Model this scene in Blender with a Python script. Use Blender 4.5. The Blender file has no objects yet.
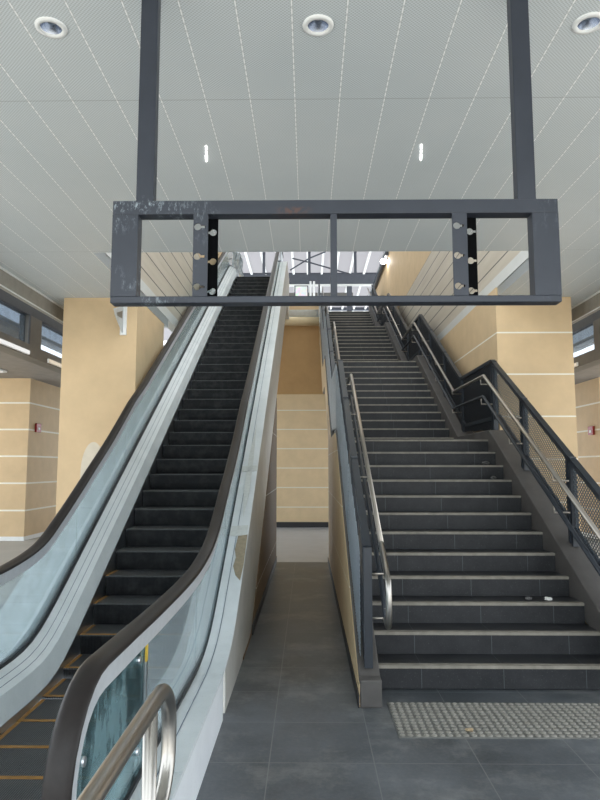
import bpy, math, random
from mathutils import Vector
random.seed(7)
scn = bpy.context.scene
col = scn.collection

# ------------------------------------------------------------------ helpers
def lin(r, g, b):
    def f(c):
        c /= 255.0
        return c / 12.92 if c <= 0.04045 else ((c + 0.055) / 1.055) ** 2.4
    return (f(r), f(g), f(b), 1.0)

class MB:
    """collects shapes; build() links them as ONE mesh object"""
    def __init__(self):
        self.v = []; self.f = []; self.s = []
    def add(self, vs, fs, smooth=False):
        o = len(self.v)
        self.v += [tuple(p) for p in vs]
        self.f += [tuple(i + o for i in q) for q in fs]
        self.s += [smooth] * len(fs)
        return self
    def box(self, x0, x1, y0, y1, z0, z1):
        vs = [(x, y, z) for x in (x0, x1) for y in (y0, y1) for z in (z0, z1)]
        fs = [(0, 1, 3, 2), (4, 6, 7, 5), (0, 4, 5, 1), (2, 3, 7, 6), (0, 2, 6, 4), (1, 5, 7, 3)]
        return self.add(vs, fs)
    def prism_x(self, x0, x1, pts):
        """polygon of (y,z) points extruded along x"""
        n = len(pts)
        vs = [(x0, y, z) for y, z in pts] + [(x1, y, z) for y, z in pts]
        fs = [tuple(range(n)), tuple(reversed(range(n, 2 * n)))]
        fs += [(i, (i + 1) % n + 0, (i + 1) % n + n, i + n) for i in range(n)]
        return self.add(vs, fs)
    def slab_x(self, x0, x1, top, bot):
        """band between two polylines (same y list) extruded along x, quads only"""
        n = len(top)
        vs = []
        for (yt, zt), (yb, zb) in zip(top, bot):
            vs += [(x0, yt, zt), (x1, yt, zt), (x1, yb, zb), (x0, yb, zb)]
        fs = []
        for i in range(n - 1):
            a = 4 * i; b = a + 4
            for k in range(4):
                k2 = (k + 1) % 4
                fs.append((a + k, a + k2, b + k2, b + k))
        fs += [(0, 3, 2, 1), tuple(4 * (n - 1) + k for k in range(4))]
        return self.add(vs, fs)
    def sweep(self, prof, path, closed=True, smooth=False):
        """profile of (x, dz) carried along a path of (y,z); offsets stay vertical"""
        m = len(prof)
        vs = []; fs = []
        for (y, z) in path:
            vs += [(x, y, z + d) for x, d in prof]
        rng = m if closed else m - 1
        for i in range(len(path) - 1):
            for k in range(rng):
                k2 = (k + 1) % m
                fs.append((i * m + k, i * m + k2, (i + 1) * m + k2, (i + 1) * m + k))
        if closed:
            fs += [tuple(reversed(range(m))), tuple((len(path) - 1) * m + k for k in range(m))]
        return self.add(vs, fs, smooth)
    def tube(self, pts, r, n=10, closed=False, flat=None):
        pts = [Vector(p) for p in pts]
        N = len(pts)
        tang = []
        for i in range(N):
            a = pts[i - 1] if (i > 0 or closed) else pts[i]
            b = pts[(i + 1) % N] if (i < N - 1 or closed) else pts[i]
            tang.append((b - a).normalized())
        up = Vector((1, 0, 0)) if abs(tang[0].x) < .9 else Vector((0, 0, 1))
        vs = []; fs = []
        for i in range(N):
            t = tang[i]
            u = (up - t * up.dot(t)).normalized(); w = t.cross(u)
            up = u
            ru, rw = (r, r) if flat is None else flat
            for k in range(n):
                a = 2 * math.pi * k / n
                vs.append(pts[i] + u * (ru * math.cos(a)) + w * (rw * math.sin(a)))
        rng = N if closed else N - 1
        for i in range(rng):
            j = (i + 1) % N
            for k in range(n):
                k2 = (k + 1) % n
                fs.append((i * n + k, i * n + k2, j * n + k2, j * n + k))
        self.add(vs, fs, True)
        if not closed:
            o = len(self.v) - N * n
            self.f += [tuple(o + k for k in reversed(range(n))), tuple(o + (N - 1) * n + k for k in range(n))]
            self.s += [False, False]
        return self
    def bar(self, a, b, w, h, side=Vector((1, 0, 0))):
        """square bar from a to b: w across `side`, h across the other way"""
        a = Vector(a); b = Vector(b); t = (b - a).normalized()
        u = (side - t * side.dot(t)).normalized(); n = t.cross(u)
        vs = []
        for p in (a, b):
            for su, sn in ((-1, -1), (1, -1), (1, 1), (-1, 1)):
                vs.append(p + u * (su * w / 2) + n * (sn * h / 2))
        fs = [(0, 3, 2, 1), (4, 5, 6, 7)] + [(k, (k + 1) % 4, (k + 1) % 4 + 4, k + 4) for k in range(4)]
        return self.add(vs, fs)
    def lathe(self, c, prof, n=28):
        """profile of (r, dz) turned about the vertical axis through c"""
        vs = []; fs = []
        for r, d in prof:
            for k in range(n):
                a = 2 * math.pi * k / n
                vs.append((c[0] + r * math.cos(a), c[1] + r * math.sin(a), c[2] + d))
        for i in range(len(prof) - 1):
            for k in range(n):
                k2 = (k + 1) % n
                fs.append((i * n + k, i * n + k2, (i + 1) * n + k2, (i + 1) * n + k))
        return self.add(vs, fs, True)
    def build(self, name, mat, parent=None, bevel=0):
        off = WL.get(parent.name, Vector((0, 0, 0))) if parent else Vector((0, 0, 0))
        me = bpy.data.meshes.new(name)
        if parent is None:
            xs = [p[0] for p in self.v]; ys = [p[1] for p in self.v]; zs = [p[2] for p in self.v]
            off = Vector(((min(xs) + max(xs)) / 2, (min(ys) + max(ys)) / 2, min(zs)))
        me.from_pydata([Vector(p) - off for p in self.v], [], self.f)
        me.polygons.foreach_set('use_smooth', self.s)
        me.materials.append(mat)
        import bmesh
        b = bmesh.new(); b.from_mesh(me)
        bmesh.ops.recalc_face_normals(b, faces=b.faces[:]); b.to_mesh(me); b.free()
        me.update()
        o = bpy.data.objects.new(name, me); col.objects.link(o)
        if parent:
            o.parent = parent
            WL[o.name] = off
        else:
            o.location = off; WL[o.name] = off
        if bevel:
            m = o.modifiers.new('bevel', 'BEVEL'); m.width = bevel; m.segments = 2; m.limit_method = 'ANGLE'
        return o
WL = {}
def tag(o, label, cat, group=None):
    o['label'] = label; o['category'] = cat
    if group: o['group'] = group
    return o
def thing(name, label, cat, loc, group=None):
    o = bpy.data.objects.new(name, None); col.objects.link(o)
    o.empty_display_size = .1
    o.location = loc; WL[o.name] = Vector(loc)
    return tag(o, label, cat, group)
def struct(o):
    o['kind'] = 'structure'; return o
def lab(o, s):
    o['label'] = s; return o

# ------------------------------------------------------------------ materials
class NT:
    def __init__(self, name):
        self.m = bpy.data.materials.new(name); self.m.use_nodes = True
        self.t = self.m.node_tree; self.n = self.t.nodes; self.l = self.t.links
        self.b = self.n['Principled BSDF']
    def node(self, kind, **kw):
        x = self.n.new(kind)
        for k, v in kw.items(): setattr(x, k, v)
        return x
    def put(self, sock, v):
        if hasattr(v, 'is_output'): self.l.new(v, sock)
        else: sock.default_value = v
    def math(self, op, a, b=None, c=None):
        x = self.node('ShaderNodeMath', operation=op)
        self.put(x.inputs[0], a)
        if b is not None: self.put(x.inputs[1], b)
        if c is not None: self.put(x.inputs[2], c)
        return x.outputs[0]
    def pos(self):
        if not hasattr(self, '_p'):
            g = self.node('ShaderNodeNewGeometry'); self._p = g.outputs['Position']
            s = self.node('ShaderNodeSeparateXYZ'); self.l.new(self._p, s.inputs[0]); self._xyz = s.outputs
        return self._p
    def xyz(self, i):
        self.pos(); return self._xyz[i]
    def noise(self, scale, detail=4, rough=.6, stretch=None):
        x = self.node('ShaderNodeTexNoise')
        v = self.pos()
        if stretch:
            mp = self.node('ShaderNodeMapping'); mp.inputs['Scale'].default_value = stretch
            self.l.new(v, mp.inputs[0]); v = mp.outputs[0]
        self.l.new(v, x.inputs['Vector'])
        x.inputs['Scale'].default_value = scale; x.inputs['Detail'].default_value = detail
        x.inputs['Roughness'].default_value = rough
        return x.outputs['Fac']
    def ramp(self, fac, a, b, ca=(0, 0, 0, 1), cb=(1, 1, 1, 1)):
        x = self.node('ShaderNodeMapRange'); x.clamp = True
        self.put(x.inputs[0], fac); x.inputs[1].default_value = a; x.inputs[2].default_value = b
        return x.outputs[0]
    def mix(self, fac, a, b):
        x = self.node('ShaderNodeMix', data_type='RGBA')
        self.put(x.inputs[0], fac); self.put(x.inputs[6], a); self.put(x.inputs[7], b)
        return x.outputs[2]
    def line(self, coord, spacing, offset, width):
        """1 on lines at offset + k*spacing along coord"""
        a = self.math('SUBTRACT', coord, offset - spacing * .5)
        a = self.math('DIVIDE', a, spacing)
        a = self.math('FRACT', a)
        a = self.math('SUBTRACT', a, .5)
        a = self.math('ABSOLUTE', a)
        return self.math('LESS_THAN', a, width * .5 / spacing)
    def bump(self, h, strength=.3, dist=.01):
        x = self.node('ShaderNodeBump'); x.inputs['Strength'].default_value = strength
        x.inputs['Distance'].default_value = dist
        self.put(x.inputs['Height'], h); self.l.new(x.outputs[0], self.b.inputs['Normal'])
    def done(self, color, rough=.5, metal=0, spec=.5):
        self.put(self.b.inputs['Base Color'], color); self.put(self.b.inputs['Roughness'], rough)
        self.b.inputs['Metallic'].default_value = metal
        self.b.inputs['Specular IOR Level'].default_value = spec
        return self.m
def plain(name, c, rough=.5, metal=0, var=.12, scale=6, spec=.5):
    t = NT(name); n = t.noise(scale)
    d = tuple(x * (1 - var) for x in c[:3]) + (1,)
    e = tuple(min(1, x * (1 + var)) for x in c[:3]) + (1,)
    return t.done(t.mix(t.ramp(n, .3, .7), d, e), rough, metal, spec)
def emit(name, c, s):
    m = bpy.data.materials.new(name); m.use_nodes = True
    b = m.node_tree.nodes['Principled BSDF']
    b.inputs['Base Color'].default_value = tuple(x * .25 for x in c[:3]) + (1,)
    b.inputs['Emission Color'].default_value = c; b.inputs['Emission Strength'].default_value = s
    return m

TAN = lin(206, 181, 145)
M = {}
def tan_mat(name, lines=True, spacing=.6, off=3.53, width=.02, c=TAN):
    t = NT(name)
    n = t.noise(3, 5); n2 = t.noise(160, 2)
    cc = t.mix(t.ramp(n, .3, .7), tuple(x * .93 for x in c[:3]) + (1,), tuple(x * 1.05 for x in c[:3]) + (1,))
    if lines:
        cc = t.mix(t.line(t.xyz(2), spacing, off, width), cc, lin(232, 228, 215))
    t.bump(n2, .25, .004)
    return t.done(cc, .65, 0, .25)
M['tan'] = tan_mat('tan_plain_paint', False)
M['tan_lines'] = tan_mat('tan_panels_white_joints')
M['tan_block'] = tan_mat('tan_block_white_joints', True, .6, 3.06, .035)
M['tan_dark'] = tan_mat('plain_brown_tan', False, c=lin(186, 150, 104))  # browner and darker than the jointed tan below it
M['tan_rear'] = tan_mat('tan_rear_white_joints', True, .57, 3.87, .028, lin(222, 198, 160))  # paler than the other tan walls, standing in for light at the rear
M['tan_side'] = tan_mat('tan_side_thin_joints', True, .6, .62, .006)

def ceiling_mat():
    t = NT('perforated_ceiling_panels')
    x, y = t.xyz(0), t.xyz(1)
    pitch = .021
    sx = t.math('SINE', t.math('MULTIPLY', x, 2 * math.pi / pitch))
    sy = t.math('SINE', t.math('MULTIPLY', y, 2 * math.pi / pitch))
    d = t.ramp(t.math('MULTIPLY', sx, sy), -.2, .5)
    n = t.noise(.7, 3)
    base = t.mix(t.ramp(n, .3, .7), lin(198, 206, 210), lin(208, 214, 217))
    c = t.mix(t.math('MULTIPLY', d, .42), base, lin(112, 116, 116))
    dark = t.line(x, .297, -.084, .014)
    lite = t.line(x, .297, -.084, .009)
    c = t.mix(t.math('MULTIPLY', dark, .3), c, lin(110, 112, 112))
    dash = t.math('GREATER_THAN', t.math('SINE', t.math('MULTIPLY', y, 2 * math.pi / .06)), -.5)
    c = t.mix(t.math('MULTIPLY', lite, t.math('ADD', t.math('MULTIPLY', dash, .4), .4)), c, lin(252, 253, 253))
    c = t.mix(t.math('MULTIPLY', t.line(y, 3.0, 4.02, .006), .5), c, lin(100, 103, 103))
    return t.done(c, .45, 0, .35)
M['ceiling'] = ceiling_mat()
def plank_mat():
    t = NT('grey_plank_cladding')
    n = t.noise(2, 4, .6, (1, .3, 4))
    c = t.mix(t.ramp(n, .3, .7), lin(186, 176, 160), lin(200, 191, 176))
    c = t.mix(t.line(t.xyz(2), .3, 6.35, .022), c, lin(84, 80, 74))
    return t.done(c, .5)
M['plank'] = plank_mat()
M['band'] = plain('pale_grey_edge_trim', lin(205, 206, 203), .45, 0, .03)
def floor_mat(name, c0, c1, rough, grout=(118, 120, 120)):
    t = NT(name)
    n = t.noise(1.6, 8, .65); n2 = t.noise(40, 4, .7)
    c = t.mix(t.ramp(n, .35, .7), c0, c1)
    c = t.mix(t.math('MULTIPLY', t.ramp(n2, .45, .75), .25), c, lin(120, 122, 122))
    dust = t.ramp(t.noise(1.3, 10, .75), .5, .68)
    c = t.mix(t.math('MULTIPLY', dust, .38), c, lin(168, 168, 164))
    fx = t.math('FLOOR', t.math('DIVIDE', t.math('SUBTRACT', t.xyz(0), -.216), .579))
    fy = t.math('FLOOR', t.math('DIVIDE', t.math('SUBTRACT', t.xyz(1), 4.2725), .5605))
    hh = t.math('FRACT', t.math('MULTIPLY', t.math('SINE', t.math('ADD', t.math('MULTIPLY', fx, 12.99), t.math('MULTIPLY', fy, 78.23))), 437.5))
    c = t.mix(t.math('MULTIPLY', hh, .22), c, lin(46, 50, 54))
    g = t.math('MAXIMUM', t.line(t.xyz(0), .579, -.216, .006), t.line(t.xyz(1), .5605, 4.2725, .006))
    c = t.mix(t.math('MULTIPLY', g, .8), c, lin(*grout))
    t.bump(n2, .12, .004)
    r = t.math('ADD', t.math('MULTIPLY', n, .25), rough)
    return t.done(c, r, 0, .4)
M['floor'] = floor_mat('dark_grey_floor_tile', lin(64, 69, 74), lin(102, 107, 113), .26)
M['floor_rear'] = plain('lit_grey_floor_tile', lin(160, 164, 170), .3, 0, .1, 2)  # grey tile with the light falling on it put into a paler colour
M['paving'] = plain('pale_concrete_paving', lin(168, 166, 160), .8, 0, .08, 1)
def stair_mat(name, c0, c1):
    t = NT(name)
    n = t.noise(5, 8, .7); n2 = t.noise(90, 3, .7)
    c = t.mix(t.ramp(n, .35, .7), c0, c1)
    c = t.mix(t.math('MULTIPLY', t.ramp(n2, .6, .75), .3), c, lin(130, 130, 128))
    g = t.line(t.xyz(0), .6, .83, .005)
    c = t.mix(t.math('MULTIPLY', g, .5), c, lin(100, 104, 108))
    return t.done(c, .5, 0, .35)
M['stair'] = stair_mat('dark_stair_tile', lin(34, 36, 39), lin(50, 51, 54))
M['nosing'] = plain('dusty_stair_nosing', lin(140, 135, 125), .7, 0, .2, 12)
M['stringer'] = plain('grey_stone_stringer', lin(86, 83, 81), .55, 0, .15, 5)
M['skirting'] = plain('dark_tile_skirting', lin(46, 47, 50), .5, 0, .15, 4)
def sign_mat():
    t = NT('blue_grey_painted_steel')
    n = t.noise(4, 3)
    c = t.mix(t.ramp(n, .3, .7), lin(42, 47, 57), lin(49, 54, 64))
    s = t.ramp(t.noise(16, 9, .8, (2.2, 1, 1)), .52, .62)
    area = t.math('MAXIMUM', t.ramp(t.xyz(0), -.35, -.8), t.math('MULTIPLY', t.ramp(t.xyz(0), 1.08, 1.18), .25))
    area = t.math('MULTIPLY', area, t.ramp(t.noise(3.2, 2), .45, .6))
    area = t.math('MULTIPLY', area, t.ramp(t.xyz(2), 2.95, 2.90))
    c = t.mix(t.math('MULTIPLY', t.math('MULTIPLY', s, area), .6), c, lin(186, 202, 210))
    dx = t.math('ABSOLUTE', t.math('ADD', t.xyz(0), .07)); dz = t.math('ABSOLUTE', t.math('ADD', t.xyz(2), -2.862))
    rust = t.math('MULTIPLY', t.math('MULTIPLY', t.ramp(dx, .10, .03), t.ramp(dz, .022, .008)), t.ramp(t.noise(40, 4), .42, .55))
    c = t.mix(t.math('MULTIPLY', rust, .6), c, lin(96, 62, 44))
    return t.done(c, .42, 0, .5)
M['sign'] = sign_mat()
M['sign_dark'] = plain('black_backing_plate', lin(7, 8, 10), .9, 0, .1, 6, .1)
M['rail_black'] = plain('blue_black_painted_steel', lin(38, 44, 52), .4, 0, .1, 8)
M['mesh_steel'] = plain('grey_expanded_metal', lin(88, 98, 106), .4, .3, .1, 8)
M['mesh_lit'] = plain('lit_grey_expanded_metal', lin(156, 166, 174), .45, .1, .08, 8)  # light on the left railing is put into this paler mesh colour
M['mesh_dark'] = plain('dark_perforated_sheet', lin(34, 38, 44), .5, .2, .1, 8)
def steel(name, c, rough):
    t = NT(name); n = t.noise(60, 2, .5, (1, .05, .3))
    return t.done(t.mix(t.ramp(n, .3, .7), tuple(x * .9 for x in c[:3]) + (1,), c), rough, 1.0)
M['stainless'] = steel('brushed_stainless', lin(178, 174, 168), .3)
M['handrail_steel'] = steel('dull_stainless', lin(190, 182, 172), .35)
M['rubber'] = plain('black_rubber_handrail', lin(36, 32, 31), .42, 0, .15, 30, .3)
def step_mat(name, c0, c1):
    t = NT(name)
    s = t.math('SINE', t.math('MULTIPLY', t.xyz(0), 2 * math.pi / .012))
    n = t.noise(9, 5)
    c = t.mix(t.ramp(s, -.4, .6), c0, c1)
    c = t.mix(t.math('MULTIPLY', t.ramp(n, .45, .75), .25), c, lin(92, 92, 92))
    t.bump(s, .5, .004)
    return t.done(c, .5, .2, .4)
M['step'] = step_mat('black_ribbed_step', lin(14, 15, 17), lin(32, 34, 37))
M['tread'] = step_mat('grey_ribbed_tread', lin(44, 45, 47), lin(96, 97, 98))
M['yellow'] = plain('yellow_demarcation', lin(150, 108, 48), .6, 0, .2, 20)
def deck_mat(name, c0, c1):
    t = NT(name); n = t.noise(2.5, 6, .65); n2 = t.noise(50, 4, .7)
    c = t.mix(t.ramp(n, .3, .7), c0, c1)
    c = t.mix(t.math('MULTIPLY', t.ramp(n2, .62, .72), .3), c, lin(110, 104, 95))
    return t.done(c, .4, 0, .5)
M['deck'] = deck_mat('film_wrapped_pale_metal', lin(206, 212, 214), lin(224, 228, 230))
M['clad'] = deck_mat('grey_beige_cladding', lin(178, 175, 168), lin(198, 196, 190))
M['white_panel'] = deck_mat('white_side_panel', lin(226, 230, 234), lin(240, 243, 246))
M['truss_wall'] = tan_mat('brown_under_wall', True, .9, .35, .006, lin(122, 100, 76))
M['chrome'] = steel('satin_aluminium', lin(214, 218, 222), .3)
M['guide'] = plain('pale_aluminium_guide', lin(200, 204, 208), .35, .2, .06, 20)
M['channel'] = plain('black_glass_channel', lin(30, 32, 36), .5)
M['seam'] = plain('blue_grey_seam', lin(96, 110, 130), .5)
M['film'] = plain('torn_adhesive_residue', lin(150, 138, 116), .8, 0, .15, 30)
M['film_pale'] = plain('peeled_pale_film', lin(205, 208, 205), .5, 0, .08, 30)
def glass_mat(name, tint, haze, hz, streak=None):
    t = NT(name); n, l = t.n, t.l
    out = n['Material Output']
    tr = t.node('ShaderNodeBsdfTransparent'); tr.inputs[0].default_value = tint
    df = t.node('ShaderNodeBsdfDiffuse')
    no = t.noise(3, 5, .65)
    hc = t.mix(t.ramp(no, .35, .7), hz, tuple(x * .85 for x in hz[:3]) + (1,))
    if streak:
        hc = t.mix(t.ramp(t.noise(7, 6, .6, (1, 1.3, .55)), .47, .56), hc, streak)
    l.new(hc, df.inputs[0])
    gl = t.node('ShaderNodeBsdfGlossy'); gl.inputs['Roughness'].default_value = .04
    tl = t.node('ShaderNodeBsdfTranslucent'); l.new(hc, tl.inputs[0])
    m0 = t.node('ShaderNodeMixShader'); m0.inputs[0].default_value = .45
    l.new(df.outputs[0], m0.inputs[1]); l.new(tl.outputs[0], m0.inputs[2])
    m1 = t.node('ShaderNodeMixShader')
    l.new(t.math('ADD', t.math('MULTIPLY', t.ramp(no, .3, .75), haze * (.6 if not streak else 1)), haze * (.7 if not streak else .5)), m1.inputs[0])
    l.new(tr.outputs[0], m1.inputs[1]); l.new(m0.outputs[0], m1.inputs[2])
    fr = t.node('ShaderNodeFresnel'); gm = t.node('ShaderNodeNewGeometry')
    l.new(t.math('ADD', t.math('MULTIPLY', gm.outputs['Backfacing'], 1 / 1.45 - 1.45), 1.45), fr.inputs[0])
    m2 = t.node('ShaderNodeMixShader'); l.new(fr.outputs[0], m2.inputs[0])
    l.new(m1.outputs[0], m2.inputs[1]); l.new(gl.outputs[0], m2.inputs[2])
    l.new(m2.outputs[0], out.inputs[0]); n.remove(t.b)
    return t.m
M['glass'] = glass_mat('dusty_blue_balustrade_glass', (.87, .93, .94, 1), .29, lin(218, 229, 235))
M['glass_dark'] = glass_mat('smeared_teal_glass', (.66, .80, .82, 1), .55, lin(150, 180, 186), lin(56, 80, 84))
M['back'] = plain('blue_grey_back_wall', lin(176, 190, 210), .5)
M['pane'] = glass_mat('blue_clerestory_glass', (.78, .84, .90, 1), .15, lin(110, 130, 150))
M['dark_frame'] = plain('dark_grey_window_frame', lin(60, 64, 72), .5)
M['brown_frame'] = plain('grey_brown_transom', lin(92, 90, 86), .5)
M['soffit'] = plain('grey_brown_soffit', lin(126, 122, 118), .6)
M['fascia'] = plain('taupe_fascia_panel', lin(150, 146, 138), .6)
M['lamp'] = emit('lit_lamp', (1, .97, .92, 1), 3)
M['lamp_warm'] = emit('warm_lit_lamp', (1, .87, .70, 1), .2)
M['lamp_dim'] = emit('dim_lit_lamp', (1, 1, 1, 1), .24)
M['lamp_tube'] = emit('lit_tube', (1, 1, 1, 1), 1.1)
M['white'] = plain('white_enamel', lin(228, 230, 230), .4, 0, .03)
M['reflector'] = steel('aluminium_reflector', lin(190, 198, 212), .25)
M['steel_dark'] = plain('dark_roof_steel', lin(62, 66, 76), .5)
M['red'] = plain('red_plastic', lin(150, 34, 34), .4)
def tactile_mat():
    return plain('grey_tactile_plate', lin(148, 145, 138), .45, .2, .12, 9)
M['tactile'] = tactile_mat()
M['tactile_base'] = plain('tactile_base_plate', lin(112, 112, 108), .55, .1, .12, 9)
def roof_mat():
    t = NT('translucent_white_roof_sheet'); n, l = t.n, t.l
    tr = t.node('ShaderNodeBsdfTranslucent'); tr.inputs[0].default_value = (.30, .297, .31, 1)
    df = t.node('ShaderNodeBsdfDiffuse'); df.inputs[0].default_value = (.6, .6, .6, 1)
    m = t.node('ShaderNodeMixShader'); m.inputs[0].default_value = .15
    l.new(tr.outputs[0], m.inputs[1]); l.new(df.outputs[0], m.inputs[2])
    l.new(m.outputs[0], n['Material Output'].inputs[0]); n.remove(t.b)
    return t.m
M['roof'] = roof_mat()
M['paper'] = plain('white_paper', lin(232, 232, 228), .8, 0, .04)
M['rubble'] = plain('grey_rubble', lin(92, 92, 92), .9, 0, .3, 40)
M['leaf'] = plain('dry_leaf', lin(178, 158, 128), .8, 0, .2, 40)
M['gold'] = plain('yellow_tag_plastic', lin(214, 178, 60), .5)
M['wrap'] = glass_mat('crumpled_clear_film', (.86, .9, .92, 1), .8, lin(225, 228, 230))

# ------------------------------------------------------------------ setting
ZC = 4.05
fo = [(-3.62, -2.4), (4.6, -2.4), (4.6, 11.2), (-.565, 11.2), (-.565, 1.9), (-2.38, 1.9), (-2.38, 11.2), (-3.62, 11.2)]
nf = len(fo)
fm = MB().add([(x, y, 0) for x, y in fo] + [(x, y, -.12) for x, y in fo],
    [(0, 1, 4, 5), (1, 2, 3, 4), (0, 5, 6, 7)] + [(8, 13, 12, 9), (9, 12, 11, 10), (8, 15, 14, 13)] + [(i, i + nf, (i + 1) % nf + nf, (i + 1) % nf) for i in range(nf)])
struct(fm.build('floor', M['floor']))
rf = MB(); rf.add([(-3.62, 11.2, 0), (9, 11.2, 0), (9, 19.2, -.14), (-3.62, 19.2, -.14),
                   (-3.62, 11.2, -.12), (9, 11.2, -.12), (9, 19.2, -.26), (-3.62, 19.2, -.26)],
                  [(0, 1, 2, 3), (7, 6, 5, 4), (0, 4, 5, 1), (1, 5, 6, 2), (2, 6, 7, 3), (3, 7, 4, 0)])
struct(rf.build('floor_rear', M['floor_rear']))
struct(MB().box(-14, -3.62, -2.4, 24, -.12, 0).build('floor_left', M['paving']))
struct(MB().box(4.6, 14, -2.4, 24, -.12, -.005).build('floor_right', M['paving']))
struct(MB().box(-60, 60, -70, -2.4, -.14, -.02).build('floor_outside', M['paving']))
def ceiling_slab():
    cu = bpy.data.curves.new('tmp', 'CURVE'); cu.dimensions = '2D'; cu.fill_mode = 'BOTH'; cu.extrude = .07
    def poly(pts):
        q = cu.splines.new('POLY'); q.points.add(len(pts) - 1); q.use_cyclic_u = True
        for p, r in zip(q.points, pts): p.co = (r[0], r[1], 0, 1)
    poly([(-3.75, CEIL_Y0), (4.05, CEIL_Y0), (4.05, 11), (2.73, 11), (2.73, 7.05), (-2.45, 7.05), (-2.45, 11), (-3.75, 11)])
    for x in (-1.424, .059, 1.547):
        poly([(x + .0585 * math.cos(2 * math.pi * i / 32), 3.305 + .0585 * math.sin(2 * math.pi * i / 32)) for i in range(32)])
    ob = bpy.data.objects.new('tmp', cu); col.objects.link(ob)
    bpy.context.view_layer.update()
    me = bpy.data.meshes.new_from_object(ob.evaluated_get(bpy.context.evaluated_depsgraph_get()))
    bpy.data.objects.remove(ob)
    me.materials.clear(); me.materials.append(M['ceiling']); me.name = 'ceiling'
    o = bpy.data.objects.new('ceiling', me); col.objects.link(o); o.location = (0, 0, ZC + .07)
    return struct(o)
CEIL_Y0 = -1.0
ceiling_slab()
# walls of the opening over the stairs
struct(MB().box(-2.6, -2.45, 7.05, 26.5, 4.36, 6.35).build('wall_left', M['plank']))
struct(MB().box(2.73, 2.88, 7.05, 26.5, 4.36, 6.35).build('wall_right', M['plank']))
struct(MB().box(-2.6, -2.44, 7.05, 26.5, 4.19, 4.36).build('trim_1', M['band']))
struct(MB().box(2.72, 2.88, 7.05, 26.5, 4.19, 4.36).build('trim_2', M['band']))
struct(MB().box(-2.6, -2.47, 7.05, 26.5, 6.35, 8.9).build('wall_left_upper', M['tan']))
struct(MB().box(2.75, 2.88, 7.05, 26.5, 6.35, 8.9).build('wall_right_upper', M['tan']))
# columns
cl = tag(MB().box(-3.52, -2.455, 9.0, 10.7, 0, ZC).build('column', M['tan']),
    'plain tan square column left of the escalator, reaching the perforated ceiling', 'column')
cr = tag(MB().box(2.70, 3.775, 9.03, 10.9, 0, ZC - .001).build('column', M['tan_lines']),
    'tan column with white horizontal joints behind the right stair railing', 'column')
struct(MB().box(2.702, 2.9, 10.9, 14, 0, ZC).build('wall_right_lower', M['tan_lines']))
struct(MB().box(2.701, 2.729, 9.03, 14, ZC, 4.19).build('trim_15', M['tan']))
pt = MB(); cx, cz = -3.02, 1.55  # pale round-topped patch on the column front
pts = []
for i in range(20):
    a = math.pi * i / 19
    pts.append((cx + .17 * math.cos(a), cz + .42 * math.sin(a)))
pts += [(cx - .19, cz - .5), (cx + .19, cz - .5)]
pt.add([(x, 8.993, z) for x, z in pts] + [(x, 9.0, z) for x, z in pts],
       [tuple(range(len(pts)))] + [(i, (i + 1) % len(pts), (i + 1) % len(pts) + len(pts), i + len(pts)) for i in range(len(pts))])
lab(pt.build('pale_patch', plain('pale_column_patch', lin(206, 196, 178), .7, 0, .06), cl), 'pale round-topped patch on the tan column')
# grey wall seen behind the left column, rear wall at the end of the passage
struct(MB().box(-3.2, -2.3, 12.6, 12.75, -.05, 4.05).build('wall_behind_column', M['band']))
struct(MB().box(-2.4, 2.3, 19.0, 19.2, -.13, 3.78).build('wall_rear', M['tan_rear']))
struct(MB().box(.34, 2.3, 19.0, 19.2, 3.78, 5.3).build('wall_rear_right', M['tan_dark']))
struct(MB().box(-2.4, 2.3, 18.97, 19.0, -.135, .02).build('baseboard_rear', M['skirting']))
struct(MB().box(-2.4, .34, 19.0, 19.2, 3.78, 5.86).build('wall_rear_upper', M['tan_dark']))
lg = MB(); lg.tube([(-2.4, 18.72, 5.97), (.34, 18.72, 5.95)], .115, 16)
lg.box(-2.4, .34, 18.72, 19.2, 5.86, 6.06)
struct(lg.build('trim_3', plain('cream_rounded_ledge', lin(226, 205, 165), .5, 0, .05)))
sg = MB(); N = 14; vs = []; fs = []
for i in range(N + 1):
    u = i / N; x = -.7 + 1.03 * u; sag = .13 * (1 - (2 * u - .9) ** 2)
    for y, z in ((19.0, 6.36), (19.03, 6.36 - sag * .6), (19.1, 6.30 - sag), (19.2, 6.24 - sag), (19.22, 6.07)):
        vs.append((x, y, max(z, 6.07)))
for i in range(N):
    for k in range(4):
        fs.append((i * 5 + k, i * 5 + k + 1, i * 5 + k + 6, i * 5 + k + 5))
sg.add(vs, fs, True)
o = sg.build('plastic_sheet', M['wrap'])
m = o.modifiers.new('thick', 'SOLIDIFY'); m.thickness = .004
tag(o, 'pale plastic sheet sagging above the cream ledge at the passage end', 'sheet')
struct(MB().box(-.56, .34, 19.3, 19.5, 6.06, 6.70).box(-.56, .34, 19.28, 19.52, 6.70, 6.75).build('wall_parapet', M['tan']))

# block buildings either side
def block(x0, x1, name, sidebase):
    struct(MB().box(x0, x1, 14.3, 17.5, 0, 3.62).build(name, M['tan_block']))
    struct(MB().box(x0 - .01, x1 + .01, 14.28, 17.5, 0, .09).build(sidebase, M['white']))
block(-12, -6.28, 'wall_left_block', 'baseboard_left')
block(6.52, 12, 'wall_right_block', 'baseboard_right')
def call_point(x, y, z, s, label):
    t = thing('fire_call_point', label, 'fire alarm', (x, y, z), 'fire call points')
    MB().box(x, x + s * .05, y - .13, y + .13, z - .1, z + .1).build('housing', M['red'], t, .01)
    MB().box(x + s * .05, x + s * .056, y - .05, y + .05, z - .05, z + .01).build('push_plate', M['film_pale'], t)
call_point(-6.28, 14.75, 2.52, 1, 'red fire call point on the tan block wall at the left')
call_point(6.52, 14.75, 2.45, -1, 'red fire call point on the tan block wall at the right')

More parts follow.
